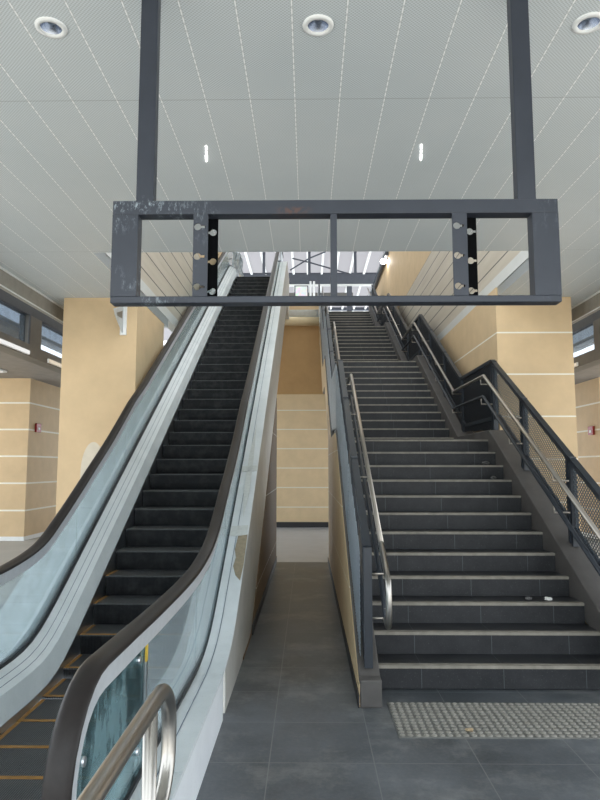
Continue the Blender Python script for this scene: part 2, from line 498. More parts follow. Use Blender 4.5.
# side fascia, transom windows, lower soffits, lights
def side(s, xe, xw, n, sd):
    def bx(x0, x1, *a):
        return MB().box(min(s * x0, s * x1), max(s * x0, s * x1), *a)
    struct(bx(xe, xe + .06, -2, 20, 3.82, ZC + .14).build('trim_%d' % (3 + n), M['fascia']))
    struct(bx(xe - .015, xe, -2, 20, 4.025, ZC - .001).build('trim_%d' % (5 + n), M['white']))
    struct(bx(xe - .01, xe, -2, 20, 3.82, 3.835).build('trim_%d' % (7 + n), M['white']))
    w = thing('window_%d' % n, '', 'window', (s * xw, 8, 3.2))
    del w['label'], w['category']; w['kind'] = 'structure'
    bx(xw, xw + .12, -2, 20, 3.86, 4.15).build('head_beam', M['dark_frame'], w)
    bx(xw - .02, xw + .2, -2, 20, 3.24, 3.42).build('sill_beam', M['brown_frame'], w)
    ys = [.75, 3.65, 6.55, 9.45, 12.35, 15.25] if s < 0 else [.85, 3.75, 6.65, 9.55, 12.45, 15.35]
    for y in ys:
        bx(xw - .01, xw + .14, y - .22, y + .22, 3.42, 3.86).build('mullion', M['brown_frame'], w)
        bx(xw - .02, xw - .01, y - .24, y - .19, 3.42, 3.86).build('pane_frame', M['dark_frame'], w)
    for a, b in zip(ys[:-1], ys[1:]):
        bx(xw + .05, xw + .06, a + .22, b - .22, 3.42, 3.86).build('pane', M['pane'], w)
    bx(xw + .9, xw + 1.0, -2, 20, 3.62, 5.0).build('back_panel', M['back'], w)
    struct(bx(xw + .2, 8.6, 6, 17.8, 3.62, 3.75).build('ceiling_%s' % sd, M['soffit']))
    struct(bx(xw + .6, xw + .64, 6, 15, 3.6, 3.62).build('trim_%d' % (9 + n), M['dark_frame']))
    for (y0, y1, mat, lb) in ([(6.6, 9.2, 'lamp_dim', 'white linear light under the transom left of the near mullion'),
                      (9.9, 12.3, 'lamp_warm', 'short warm linear light under the transom beside the plain tan column')] if s < 0 else
                     [(10.35, 12.6, 'lamp_warm', 'warm linear light under the transom beside the white jointed column')]):
        t = thing('linear_light', lb, 'light', (s * (xw - .05), (y0 + y1) / 2, 3.24), 'linear lights under the transoms')
        bx(xw - .045, xw - .02, y0, y1, 3.255, 3.315).build('housing', M['white'], t)
        bx(xw - .06, xw - .045, y0 + .02, y1 - .02, 3.26, 3.31).build('diffuser', M[mat], t)
    t = thing('tube_light', 'white tube light seen through the transom glass at the ' + sd, 'light', (s * (xw + .12), 10.9, 3.43), 'tube lights behind the transom glass')
    bx(xw + .08, xw + .14, 9.78, 12.1, 3.425, 3.45).build('housing', M['white'], t)
    bx(xw + .085, xw + .135, 9.8, 12.08, 3.45, 3.54).build('tube', M['lamp_tube'], t)
side(-1, 3.75, 4.12, 1, 'left')
side(1, 4.05, 4.42, 2, 'right')
def downlight(x, y, z, label, group, on=False, r=.085):
    t = thing('downlight', label, 'ceiling light', (x, y, z), group)
    MB().lathe((x, y, z), [(r * .68, .0), (r * .70, -.012), (r, -.008), (r * 1.02, 0)], 32).build('trim_ring', M['white'], t)
    MB().lathe((x, y, z), [(r * .69, -.002), (r * .45, .05), (r * .3, .085), (.001, .088)], 32).build('reflector', M['reflector'] if not on else M['lamp'], t)
    if not on:
        MB().lathe((x, y, z), [(.001, .035), (.016, .04), (.022, .06), (.018, .085)], 16).build('lamp', M['white'], t)
G = 'round downlights in the perforated ceiling'
# the ceiling slab is cut round each fitting
for x, lb in ((-1.424, 'round downlight at the left of the hanging frame in the perforated ceiling'),
              (.059, 'round downlight above the middle of the hanging frame'),
              (1.547, 'round downlight right of the right hanger post')):
    downlight(x, 3.305, ZC, lb, G)
downlight(-6.0, 11.3, 3.62, 'small lit downlight in the low soffit at the far left', 'soffit downlights', True, .14)
t = thing('light_panel', 'glowing white ceiling panel in the low soffit at the left edge', 'light', (-7.2, 12.6, 3.62))
MB().box(-7.9, -6.3, 12.2, 13.2, 3.59, 3.62).build('frame', M['white'], t)
MB().box(-7.85, -6.35, 12.25, 13.15, 3.58, 3.59).build('diffuser', M['lamp_dim'], t)
# glints: lights above the perforated panels, put in as small glowing dashes
for x0, x1, sdn in ((-.771, -.815, 'left'), (.861, .908, 'right')):
    t = thing('ceiling_glint', 'tiny bright glint of a light above the perforated ceiling, ' + sdn + ' one above the frame', 'ceiling light', (x0, 4.77, ZC), 'glints through the ceiling')
    for k, (a, b) in enumerate(((0, .2), (.3, .42), (.5, .85))):
        xa = x0 + (x1 - x0) * a; xb = x0 + (x1 - x0) * b
        MB().bar((xa, 4.63 + .29 * a, ZC - .003), (xb, 4.63 + .29 * b, ZC - .003), .009, .006).build('lens', M['lamp'], t)

# ------------------------------------------------------------------ hanging sign frame
YF = 3.0
def plate(name, x0, x1, z0, z1, y, th, holes, mat, parent):
    cu = bpy.data.curves.new('tmp', 'CURVE'); cu.dimensions = '2D'; cu.fill_mode = 'BOTH'; cu.extrude = th / 2
    def poly(pts):
        s = cu.splines.new('POLY'); s.points.add(len(pts) - 1); s.use_cyclic_u = True
        for p, q in zip(s.points, pts): p.co = (q[0], q[1], 0, 1)
    poly([(x0, z0), (x1, z0), (x1, z1), (x0, z1)])
    for hx, hz, r, L in holes:
        sg_ = 1 if L > 0 else -1
        pp = []
        a0 = math.radians(22)
        for i in range(15):
            a = a0 + (2 * math.pi - 2 * a0) * i / 14
            pp.append((hx + sg_ * r * math.cos(a), hz + r * math.sin(a)))
        h_ = r * math.sin(a0)
        pp += [(hx + L, hz - h_), (hx + L, hz + h_)]
        poly(pp)
    ob = bpy.data.objects.new('tmp', cu); col.objects.link(ob)
    bpy.context.view_layer.update()
    d = bpy.context.evaluated_depsgraph_get()
    me = bpy.data.meshes.new_from_object(ob.evaluated_get(d))
    bpy.data.objects.remove(ob)
    off = WL[parent.name]
    for v in me.vertices:
        v.co = Vector((v.co.x, y + v.co.z, v.co.y)) - off
    me.materials.clear(); me.materials.append(mat)
    o = bpy.data.objects.new(name, me); col.objects.link(o); o.parent = parent
    me.name = name
    return o
sf = thing('sign_frame', 'empty blue-grey steel sign frame hanging from the ceiling on two posts', 'sign frame', (.13, YF + .04, 2.405))
D = .075
MB().box(-.952, 1.213, YF, YF + D, 2.845, 2.915).build('top_rail', M['sign'], sf, .004)
MB().box(-.952, 1.213, YF, YF + D, 2.404, 2.437).build('bottom_rail', M['sign'], sf, .004)
MB().box(-.952, -.826, YF + .001, YF + D - .001, 2.437, 2.845).build('stile', M['sign'], sf)
MB().box(1.087, 1.213, YF + .001, YF + D - .001, 2.437, 2.845).build('stile', M['sign'], sf)
MB().box(.111, .142, YF + .004, YF + .05, 2.437, 2.845).build('mullion', M['sign'], sf)
hz = (2.782, 2.634, 2.483)
plate('mounting_plate', -.556, -.484, 2.437, 2.845, YF + .004, .006, [(-.535, z, .0175, .038) for z in hz], M['sign'], sf)
plate('mounting_plate', .699, .771, 2.437, 2.845, YF + .004, .006, [(.722, z, .0175, .034) for z in hz], M['sign'], sf)
lab(plate('backing_plate', -.510, -.444, 2.437, 2.845, YF + .066, .006, [(-.468, z - .006, .0175, -.036) for z in hz], M['sign_dark'], sf), 'black rear plate with keyhole slots')
lab(plate('backing_plate', .764, .832, 2.437, 2.845, YF + .066, .006, [(.800, z - .006, .0175, .03) for z in hz], M['sign_dark'], sf), 'black rear plate with keyhole slots')
for x0, x1 in ((-.842, -.756), (1.022, 1.112)):
    MB().box(x0, x1, YF + .008, YF + .068, 2.915, ZC).build('hanger_post', M['sign'], sf, .003)

# ------------------------------------------------------------------ blade sign on the left column
bs = thing('projecting_sign', 'small clear and white projecting bracket high on the plain tan column', 'sign', (-2.74, 8.9, 3.45))
MB().prism_x(-2.66, -2.645, [(8.98, 3.93), (8.55, 3.78), (8.62, 3.70), (8.98, 3.52)]).build('blade', M['wrap'], bs)
MB().box(-2.69, -2.60, 8.97, 9.0, 3.5, 3.95).build('back_plate', M['white'], bs)
MB().prism_x(-2.643, -2.639, [(8.9, 3.83), (8.66, 3.75), (8.68, 3.71), (8.9, 3.72)]).build('sticker', plain('grey_sticker', lin(120, 112, 100), .6), bs)

# ------------------------------------------------------------------ escalator
def base(y):
    w = .08; q = (y - 4.917) * .5774 / w
    if q > 30: z = (y - 4.917) * .5774
    else: z = w * math.log(1 + math.exp(q))
    # upper landing
    zt = 6.76; w2 = .1; d = (zt - z) / w2
    return zt - w2 * math.log(1 + math.exp(d)) if d < 30 else z
def sstep(a, b, x):
    t = min(1, max(0, (x - a) / (b - a))); return t * t * (3 - 2 * t)
XL, XR = -1.87, -.95          # skirts
GL, GR = -2.075, -.745        # glass lines
YT = 18.6
esc = thing('escalator', 'black stepped escalator with glass sides, rising beside the passage', 'escalator', (-1.41, 5, 0))
yp = [1.9 + .15 * i for i in range(int((YT - 1.9) / .15) + 1)]
yf = [y for y in yp]
pth = [(y, base(y)) for y in yf]
pdk = [(y, base(y) + .10 * sstep(4.2, 5.3, y)) for y in yf]
# steps
ST = [(3.14, 0), (3.51, 0), (3.88, 0), (4.26, .003), (4.655, .02), (5.03, .1), (5.368, .26)]
ST += [(6.0 + .316 * k, .625 + .1824 * k) for k in range(-1, 33)]
ST += [(16.43, 6.615), (16.77, 6.70), (17.13, 6.745), (17.5, 6.755)]
ST = [ST[0]] + ST[1:]
for i, (y, z) in enumerate(ST):
    nz = ST[i - 1][1] if i else z - .001
    ny = ST[i + 1][0] if i + 1 < len(ST) else y + .37
    dep = .385
    rise = max(.03, z - nz + .02)
    b = MB()
    rp = []
    for k in range(5):
        a = k / 4
        rp.append((y + .006 + .03 * a * a, z - .012 - (rise - .012) * a))
    b.prism_x(XL + .006, XR - .006, [(y, z - .012)] + rp[1:] + [(y + .3, rp[-1][1]), (y + .3, z - .012)])
    s_ = b.build('step', M['step'], esc)
    MB().box(XL + .006, XR - .006, y, (ny - .003 if abs(z - (ST[i + 1][1] if i + 1 < len(ST) else z)) < .03 else min(y + dep, ny + .06)), z - .012, z).build('tread', M['tread'], s_)
    ye = min(y + dep, ny)
    if i < 9:
        for xa, xb, ya, yb_ in ((XL + .006, XL + .034, y, ye), (XR - .034, XR - .006, y, ye), (XL + .034, XR - .034, y - .002, y + .03))[:3 if i < 7 else 2]:
            lab(MB().box(xa, xb, ya, yb_, z, z + .0025).build('edge_stripe', M['yellow'], s_), 'worn yellow edge stripe')
MB().box(XL, XR, 1.9, 3.14, -.005, .006).build('comb_plate', M['chrome'], esc)
MB().box(XL, XR, 17.85, YT, 6.72, 6.757).build('landing_plate', M['chrome'], esc)
def low(p, d): return [(y, z + d) for y, z in p]
for sgn, xs, xg in ((-1, XL, GL), (1, XR, GR)):
    # skirt, inner deck, glass, channel
    MB().sweep([(xs, -.25), (xs, .05), (xs + sgn * .02, .05), (xs + sgn * .02, -.25)], pth).build('skirt', M['chrome'], esc)
    MB().sweep([(xs, .05), (xs + sgn * .045, .20), (xg - sgn * .02, .275), (xg - sgn * .02, .2), (xs + sgn * .03, .05)], pth).build('inner_deck', M['deck'], esc)
    MB().sweep([(xg - .022, .2), (xg - .022, .30), (xg + .022, .30), (xg + .022, .2)], pth).build('glass_channel', M['channel'], esc)
CV = lambda L: [((y - .1042 * (z - 1.62)) / .9945, z) for y, z in L]
HR = CV([(2.25, .955), (2.7, .95), (3.2, .945), (3.8, .95), (4.32, .98), (4.79, 1.06), (5.16, 1.19), (5.59, 1.395), (6.1, 1.63), (6.7, 1.935), (7.5, 2.40)])
HL = CV([(2.25, .94), (2.7, .94), (3.2, .935), (3.8, .935), (4.37, .955), (4.9, 1.04), (5.28, 1.20), (5.7, 1.41), (6.1, 1.62), (6.7, 1.935), (7.5, 2.40)])
def hand(pts):
    P = [Vector((0, y, z)) for y, z in pts]
    out = []
    for i in range(len(P) - 1):
        p0 = P[max(0, i - 1)]; p1 = P[i]; p2 = P[i + 1]; p3 = P[min(len(P) - 1, i + 2)]
        for k in range(5):
            t = k / 5
            q = .5 * ((2 * p1) + (p2 - p0) * t + (2 * p0 - 5 * p1 + 4 * p2 - p3) * t * t + (-p0 + 3 * p1 - 3 * p2 + p3) * t ** 3)
            out.append((q.y, q.z))
    out.append(pts[-1])
    y = 8.0
    while y < YT - .4:
        out.append((y, base(y) + .9)); y += .25
    return out
def newel(pts, R=.355):
    cz = pts[0][1] - R; cy = pts[0][0]
    arc = []
    for i in range(15):
        a = math.radians(-90 - 180 * i / 14)
        arc.append((cy + R * math.cos(a) * 1.03, cz + R * math.sin(a)))
    return arc
for sgn, xg, H, nm in ((-1, GL, HL, 'left'), (1, GR, HR, 'right')):
    p = hand(H); arc = newel(H)
    full = arc[:-1] + p
    def inset(seq, d):
        out = []
        for i, (y, z) in enumerate(seq):
            a = Vector(seq[max(0, i - 1)]); b = Vector(seq[min(len(seq) - 1, i + 1)])
            t = (b - a).normalized(); n = Vector((t.y, -t.x))
            out.append((y + n.x * d, z + n.y * d))
        return out
    MB().tube([(xg, y, z) for y, z in inset(full, .022)], .05, 14, flat=(.046, .022)).build('handrail', M['rubber'], esc)
    # aluminium guide strip just under the rubber
    i1 = inset(full, .036); i2 = inset(full, .112)
    MB().slab_x(xg - .03, xg + .03, i1, i2).build('handrail_guide', M['guide'], esc)
    # newel glass and main glass panels
    ga = [q for q in i2 if q[0] < 3.0]
    g = MB(); top = [q for q in ga if q[1] > .31]
    poly = top + [(3.0, .945 - .1), (3.0, .3), (top[0][0], .3)]
    g.prism_x(xg - .006, xg + .006, poly)
    g.build('newel_glass', M['glass_dark'], esc)
    MB().box(xg - .012, xg + .012, 3.0, 3.025, .3, .85).build('glass_joint', M['chrome'], esc)
    cuts_ = [3.035] + [4.35 + 1.45 * k for k in range(10)]
    allp = inset(p, .1)
    def topz(y):
        for (a, b) in zip(allp[:-1], allp[1:]):
            if a[0] <= y <= b[0]:
                return a[1] + (b[1] - a[1]) * (y - a[0]) / max(1e-6, b[0] - a[0])
        return allp[-1][1]
    for a, b in zip(cuts_[:-1], cuts_[1:]):
        ys_ = [a + .008 + (b - a - .016) * k / 10 for k in range(11)]
        MB().slab_x(xg - .006, xg + .006, [(y, topz(y)) for y in ys_], [(y, base(y) + .29) for y in ys_]).build('glass_panel', M['glass'], esc)
    # clamp bolts on the newel glass
    for yb, zb in ((2.89, .78), (2.2, .66), (2.89, .40)):
        MB().tube([(xg - .014, yb, zb), (xg + .014, yb, zb)], .016, 12).build('clamp_bolt', M['chrome'], esc)
XO, XOL = -.55, -2.40
dz = .012
MB().sweep([(GR + .022, .2), (GR + .022, .283), (XO, .29), (XO, .27), (GR + .03, .2)], pdk[:8]).build('outer_deck', M['deck'], esc)
MB().sweep([(GR + .022, .2), (GR + .022, .283), (XO, .29), (XO, .27), (GR + .03, .2)], [(y + .008 if i == 0 else y, z) for i, (y, z) in enumerate(pdk[7:])]).build('outer_deck', M['deck'], esc)
MB().sweep([(GL - .022, .2), (GL - .022, .283), (XOL, .29), (XOL, .27), (GL - .03, .2)], pdk).build('outer_deck', M['deck'], esc)
# deck joint line
MB().sweep([(GR + .085, .287), (GR + .085, .2895), (GR + .089, .2895), (GR + .089, .287)], pdk).build('deck_seam', M['seam'], esc)
# white end panel, then the cladding that rises with the truss
yw = [y for y in yf if y <= 4.4]
MB().slab_x(XO - .015, XO, [(y, base(y) + .269) for y in yw], [(y, 0.0) for y in yw]).build('side_panel', M['white_panel'], esc)
yc = [4.42] + [y for y in yf if y > 4.45]
MB().slab_x(XO - .02, XO - .002, [(y, base(y) + .10 * sstep(4.2, 5.3, y) + .269) for y in yc], [(y, max(0.0, base(y) - .80)) for y in yc]).build('side_cladding', M['clad'], esc)
MB().slab_x(XOL, XOL + .02, [(y, base(y) + .10 * sstep(4.2, 5.3, y) + .269) for y in yf], [(y, max(0.0, base(y) - .80)) for y in yf]).build('side_cladding', M['clad'], esc)
yb = [y for y in yf if base(y) - .8 > 0]
MB().slab_x(XOL + .02, XO - .02, [(y, base(y) - .78) for y in yb], [(y, base(y) - .80) for y in yb]).build('truss_soffit', M['clad'], esc)
for q in (.3, .62):
    x_ = XL - .045 + (GL + .02 - XL + .045) * q; d_ = .20 + .075 * q
    MB().sweep([(x_, d_), (x_, d_ + .003), (x_ - .003, d_ + .003), (x_ - .003, d_)], pth).build('deck_seam', M['seam'], esc)
# peeling film and bits on the outer deck
def deckpt(y, x): return (x, y, base(y) + .10 * sstep(4.2, 5.3, y) + .2925)
def patch(name, mat, pts, lb):
    vs = [deckpt(y, x) for y, x in pts]
    n = len(vs)
    v2 = [(a, b, c_ + .003) for a, b, c_ in vs]
    f = [tuple(reversed(range(n))), tuple(range(n, 2 * n))] + [(i, (i + 1) % n, (i + 1) % n + n, i + n) for i in range(n)]
    return lab(MB().add(vs + v2, f).build(name, mat, esc), lb)
patch('film_residue', M['film'], [(5.42, -.565), (5.48, -.61), (5.58, -.64), (5.68, -.63), (5.78, -.65), (5.95, -.64), (5.97, -.556), (5.6, -.553)], 'brown residue where the film has torn')
patch('peeled_film', M['film_pale'], [(6.2, -.62), (6.6, -.66), (7.3, -.665), (8.0, -.64), (7.2, -.61), (6.6, -.6)], 'pale loose strip of film')
patch('cross_tape', M['film_pale'], [(6.95, -.72), (7.05, -.72), (7.07, -.555), (6.97, -.555)], 'pale tape across the deck')
patch('cross_tape', M['film_pale'], [(5.95, -.72), (6.08, -.72), (6.1, -.56), (5.96, -.56)], 'pale tape across the deck')
lab(MB().box(GR + .012, GR + .02, 2.97, 2.992, .75, .83).build('tag', M['gold'], esc), 'small yellow tag on the glass joint')
# dark wall beneath the truss (left side of the passage)
yb2 = [y for y in [5.6 + .2 * i for i in range(29)] if y <= 11.2]
struct(MB().slab_x(-.72, -.545, [(y, max(.02, base(y) - .80)) for y in yb2], [(y, 0.0) for y in yb2]).build('wall_passage_left', M['truss_wall']))
struct(MB().box(-.545, -.535, 6.4, 11.2, 0, .1).build('baseboard_passage_left', M['skirting']))
# crumpled wrap at the top of the far balustrade
w = MB(); random.seed(3)
vs = []; fs = []
for i in range(9):
    for k in range(7):
        vs.append((-2.0 + .035 * i + random.uniform(-.03, .03), 16.6 + random.uniform(-.1, .1), 6.86 + .1 * k + random.uniform(-.04, .04) - .03 * i))
for i in range(8):
    for k in range(6):
        fs.append((i * 7 + k, i * 7 + k + 1, i * 7 + k + 8, i * 7 + k + 7))
w.add(vs, fs)
o = w.build('plastic_wrap', M['wrap']); m = o.modifiers.new('thick', 'SOLIDIFY'); m.thickness = .004
tag(o, 'crumpled clear plastic wrap at the top left of the escalator', 'wrap')

# ------------------------------------------------------------------ stainless guard rail, foreground
gr = thing('guard_rail', 'polished stainless tube guard rail in front of the escalator end', 'guard rail', (-.385, 1.2, 0))
X = -.385
top = [(X, -.35, 1.035), (X, 0, 1.035), (X, 1.66, 1.035)]
for i in range(1, 10):
    a = math.radians(90 - 10 * i); top.append((X, 1.72 + .13 * math.cos(a), .905 + .13 * math.sin(a)))
for i in range(1, 8):
    a = math.radians(-12 * i); top.append((X, 1.70 + .15 * math.cos(a), .87 + .13 * math.sin(a)))
top += [(X, 1.66, .735), (X, 1.3, .72), (X, -.35, .72)]
MB().tube(top, .0205, 16).build('rail', M['stainless'], gr)
MB().tube([(X, 1.63, 0), (X, 1.63, 1.03)], .0175, 16).build('post', M['stainless'], gr)
MB().tube([(X, .2, 0), (X, .2, 1.03)], .0175, 16).build('post', M['stainless'], gr)
for y in (1.63, .2):
    MB().lathe((X, y, 0), [(.0, .012), (.055, .012), (.06, 0)], 24).build('flange', M['stainless'], gr)

# ------------------------------------------------------------------ stair
SX0, SX1, r_, t_ = .5, 2.285, .16, .298
RS = [.163, .16, .16, .16]
FL = [(4.88, .172, 12), (10.08, 2.08, 12), (15.36, 4.0, 12), (20.62, 5.92, 10)]
ms = r_ / t_
sc = thing('staircase', 'dark tiled staircase of four flights climbing beside the escalator', 'stairs', (1.4, 5, 0))
for fi, (y0, z0, n) in enumerate(FL):
    for k in range(n):
        r_ = RS[fi]; y = y0 + k * t_; z = z0 + k * r_
        last = k == n - 1
        y1 = (FL[fi + 1][0] if fi + 1 < len(FL) else y + 3.5) if last else y + t_ + .03
        if last:
            s_ = MB().box(SX0, SX1, y, y1 + .05, z - r_, z).build('landing', M['stair'], sc)
        else:
            s_ = MB().box(SX0, SX1, y, y1, z - r_, z).build('step', M['stair'], sc)
        MB().box(SX0, SX1, y - .006, y + .05, z - .02, z + .002).build('nosing', M['nosing'], s_)
def railpath(o, fl, ys, ye=23.6):
    """line over the nosings at height o, level at landing + fl"""
    pts = []
    for i, (y0, z0, n) in enumerate(FL):
        ms = RS[i] / t_
        f = lambda y: z0 + ms * (y - y0) + o
        zl = z0 + RS[i] * (n - 1) + fl
        if i == 0: pts.append((ys, f(ys)))
        else: pts.append((y0 + (pz - z0 - o) / ms, pz))
        if i < len(FL) - 1: pts.append((y0 + (zl - z0 - o) / ms, zl))
        else: pts.append((ye, f(ye)))
        pz = zl
    return pts
def pat(pts, y):
    for a, b in zip(pts[:-1], pts[1:]):
        if a[0] <= y <= b[0]: return a[1] + (b[1] - a[1]) * (y - a[0]) / (b[0] - a[0])
    a, b = (pts[0], pts[1]) if y < pts[0][0] else (pts[-2], pts[-1])
    return a[1] + (b[1] - a[1]) * (y - a[0]) / (b[0] - a[0])
SP = railpath(.14, .12, 4.63)
botp = [(y, max(0, z - .55)) for y, z in SP]
MB().slab_x(SX1, SX1 + .28, SP, [(y, max(0, z - .62)) for y, z in SP]).build('stringer', M['stringer'], sc, .01)
SPL = [(4.52, .18)] + SP
MB().slab_x(.352, SX0, SPL, [(y, 0 if y < 5 else max(0, z - .62)) for y, z in SPL]).build('stringer', M['stringer'], sc, .008)
# under-stair walls (right side of the passage)
yy = [4.54, 4.63] + [5 + .25 * i for i in range(25)]
yy = [y for y in yy if y <= 11.2]
struct(MB().slab_x(.345, .352, [(y, pat(SPL, y) - .03) for y in yy], [(y, 0) for y in yy]).build('wall_passage_right', M['tan_side']))
struct(MB().box(.337, .345, 4.52, 11.2, 0, .085).build('baseboard_passage_right', M['skirting']))
y2 = [11.2 + .5 * i for i in range(25)]
struct(MB().slab_x(.345, .352, [(y, pat(SPL, y) - .03) for y in y2], [(y, pat(SPL, y) - .62) for y in y2]).build('trim_13', M['tan']))
# right under-stair side
struct(MB().slab_x(2.55, 2.56, [(y, pat(SP, y) - .02) for y in yy[1:]], [(y, 0) for y in yy[1:]]).build('wall_stair_right', M['tan_side']))

def clip(a, b, y0, y1, zlo, zhi):
    """clip segment a-b (y,z) to the panel: y0<=y<=y1, zlo(y)<=z<=zhi(y) with straight edges"""
    t0, t1 = 0.0, 1.0
    d = (b[0] - a[0], b[1] - a[1])
    l0, l1 = zlo(y0), zlo(y1); h0, h1 = zhi(y0), zhi(y1)
    sl = (l1 - l0) / (y1 - y0); sh = (h1 - h0) / (y1 - y0)
    cons = [(1, 0, y0), (-1, 0, -y1), (-sl, 1, l0 - sl * y0), (sh, -1, -(h0 - sh * y0))]
    for nx, nz, c_ in cons:
        va = nx * a[0] + nz * a[1] - c_; vd = nx * d[0] + nz * d[1]
        if abs(vd) < 1e-9:
            if va < 0: return None
            continue
        t = -va / vd
        if vd > 0: t0 = max(t0, t)
        else: t1 = min(t1, t)
    if t1 - t0 < 1e-4: return None
    P = lambda t: (a[0] + d[0] * t, a[1] + d[1] * t)
    return P(t0), P(t1)
def mesh_panel(x, y0, y1, zlo, zhi, pitch, wire):
    b = MB()
    zc0 = min(zlo(y0), zlo(y1)); zc1 = max(zhi(y0), zhi(y1))
    span = (y1 - y0) + (zc1 - zc0)
    for s in (1, -1):
        k = -int(span / pitch) - 1
        while k * pitch < span:
            c_ = k * pitch; k += 1
            a = (y0, (zc0 if s > 0 else zc1) + c_); e = (y1, a[1] + s * .8 * (y1 - y0))
            q = clip(a, e, y0, y1, zlo, zhi)
            if q:
                b.bar((x + s * .0015, q[0][0], q[0][1]), (x + s * .0015, q[1][0], q[1][1]), .004, wire)
    return b
def railing(name, label, x, xh, ystart, posts, side):
    rl = thing(name, label, 'railing', (x, 10, 2))
    TP = railpath(.95, 1.04, ystart) if x < 1 else railpath(.93, 1.04, ystart)
    b = MB()
    for (a, c_) in zip(TP[:-1], TP[1:]):
        b.bar((x, a[0] - .0, a[1]), (x, c_[0] + .0, c_[1]), .06, .045)
    b.build('top_rail', M['rail_black'], rl)
    low_ = railpath(.19, .18, ystart) if x < 1 else railpath(.30, .29, ystart)
    b = MB()
    for (a, c_) in zip(low_[:-1], low_[1:]):
        b.bar((x, a[0], a[1]), (x, c_[0], c_[1]), .04, .05)
    b.build('bottom_rail', M['rail_black'], rl)
    for y, near in posts:
        zt = pat(TP, y); zb = pat(SPL if x < 1 else SP, y)
        for d in (-.035, .035):
            MB().box(x - .03, x + .03, y + d - .018, y + d + .018, zb - .01, zt + .01).build('post', M['rail_black'], rl)
    # panels between posts, broken at the kinks
    kinks = [q[0] for q in TP[1:-1]]
    ed = sorted([p[0] for p in posts] + kinks)
    ed2 = []
    for e in ed:
        if not ed2 or e - ed2[-1] > .12: ed2.append(e)
    for a, c_ in zip(ed2[:-1], ed2[1:]):
        far = a > 7.9
        zlo = (lambda y: pat(SP, y) + .02) if (far and x > 1) else (lambda y: pat(low_, y) + (.03 if x > 1 else -.02))
        zhi = lambda y: pat(TP, y) - .03
        mp = mesh_panel(x - (.052 if x < 1 else 0), a + .04, c_ - .04, zlo, zhi, .042 if not far else .05, (.013 if x < 1 else .008) if not far else .03)
        mp.build('mesh_panel', M['mesh_lit'] if x < 1 else (M['mesh_dark'] if far else M['mesh_steel']), rl)
    # handrails
    hp = railpath(.86, .82, ystart) if x < 1 else railpath(.81, .82, ystart)
    lp = railpath(.55, .56, ystart) if x < 1 else railpath(.52, .56, ystart)
    def hpts(P, y0): return [(xh, max(q[0], y0), pat(P, max(q[0], y0))) for q in P]
    up = hpts(hp, ystart); lo = hpts(lp, ystart)
    if side < 0:
        ya = 4.56; zu = pat(hp, ya); zl = .53
        arc = []
        for i in range(9):
            a = math.radians(90 + 180 * i / 8)
            arc.append((xh, ya - .02 + .06 * math.cos(a), (zu + zl) / 2 + (zu - zl) / 2 * math.sin(a)))
        lo2 = [q for q in lo if q[1] > ya + .3]
        MB().tube([(xh, ya + .35, pat(hp, ya + .35))] + arc + [(xh, ya + .1, zl + .02)], .022, 12).build('end_loop', M['stainless'], rl)
        up = [(xh, ya + .35, pat(hp, ya + .35))] + up[1:]
        lo = [(xh, ya + .1, zl + .02)] + [(xh, ya + .35, pat(lp, ya + .35))] + lo[1:]
    MB().tube(up, .021, 10).build('handrail', M['handrail_steel'], rl)
    lab(MB().tube(lo, .019, 10).build('lower_handrail', M['rail_black'], rl), 'dark lower handrail')
    for y, near in posts:
        for P in (hp, lp):
            z = pat(P, y)
            MB().tube([(x, y, z - .09), (xh, y, z - .09), (xh, y, z - .02)], .009, 8).build('bracket', M['handrail_steel'], rl)
    return rl
prs = [(4.7, 1), (5.98, 1), (7.22, 1), (8.33, 1), (10.0, 0), (11.25, 0), (12.5, 0), (13.7, 0), (15.3, 0), (16.5, 0), (17.8, 0), (19.0, 0), (20.6, 0), (22.0, 0), (23.3, 0)]
railing('stair_railing', 'black mesh railing along the right edge of the stairs, before the jointed column', 2.43, 2.26, 4.4, prs, 1)
pls = [(4.72, 1), (5.95, 1), (7.2, 1), (8.33, 1), (10.0, 0), (11.25, 0), (12.5, 0), (13.7, 0), (15.3, 0), (17.0, 0), (19.0, 0), (20.6, 0), (23.3, 0)]
railing('stair_railing', 'grey mesh railing on the left edge of the stairs, above the narrow passage', .425, .55, 4.72, pls, -1)

# tactile strip
tp = thing('tactile_strip', 'grey studded tactile strip on the floor before the first stair', 'tactile paving', (1.6, 4.13, 0))
MB().box(.545, 2.75, 4.04, 4.61, 0, .008).build('base_plate', M['tactile_base'], tp)
b = MB()
nx, ny = 46, 12
for i in range(nx):
    for k in range(ny):
        cx = .545 + (i + .5) * 2.205 / nx; cy = 4.04 + (k + .5) * .57 / ny
        vs = []; fs = []
        for rr, zz in ((.0185, .008), (.016, .012), (.008, .0145)):
            for q in range(8):
                a = 2 * math.pi * q / 8
                vs.append((cx + rr * math.cos(a), cy + rr * math.sin(a), zz))
        for j in range(2):
            for q in range(8):
                fs.append((j * 8 + q, j * 8 + (q + 1) % 8, (j + 1) * 8 + (q + 1) % 8, (j + 1) * 8 + q))
        fs.append(tuple(16 + q for q in range(8)))
        b.add(vs, fs, True)
so = b.build('stud', M['tactile'], tp); so['kind'] = 'stuff'

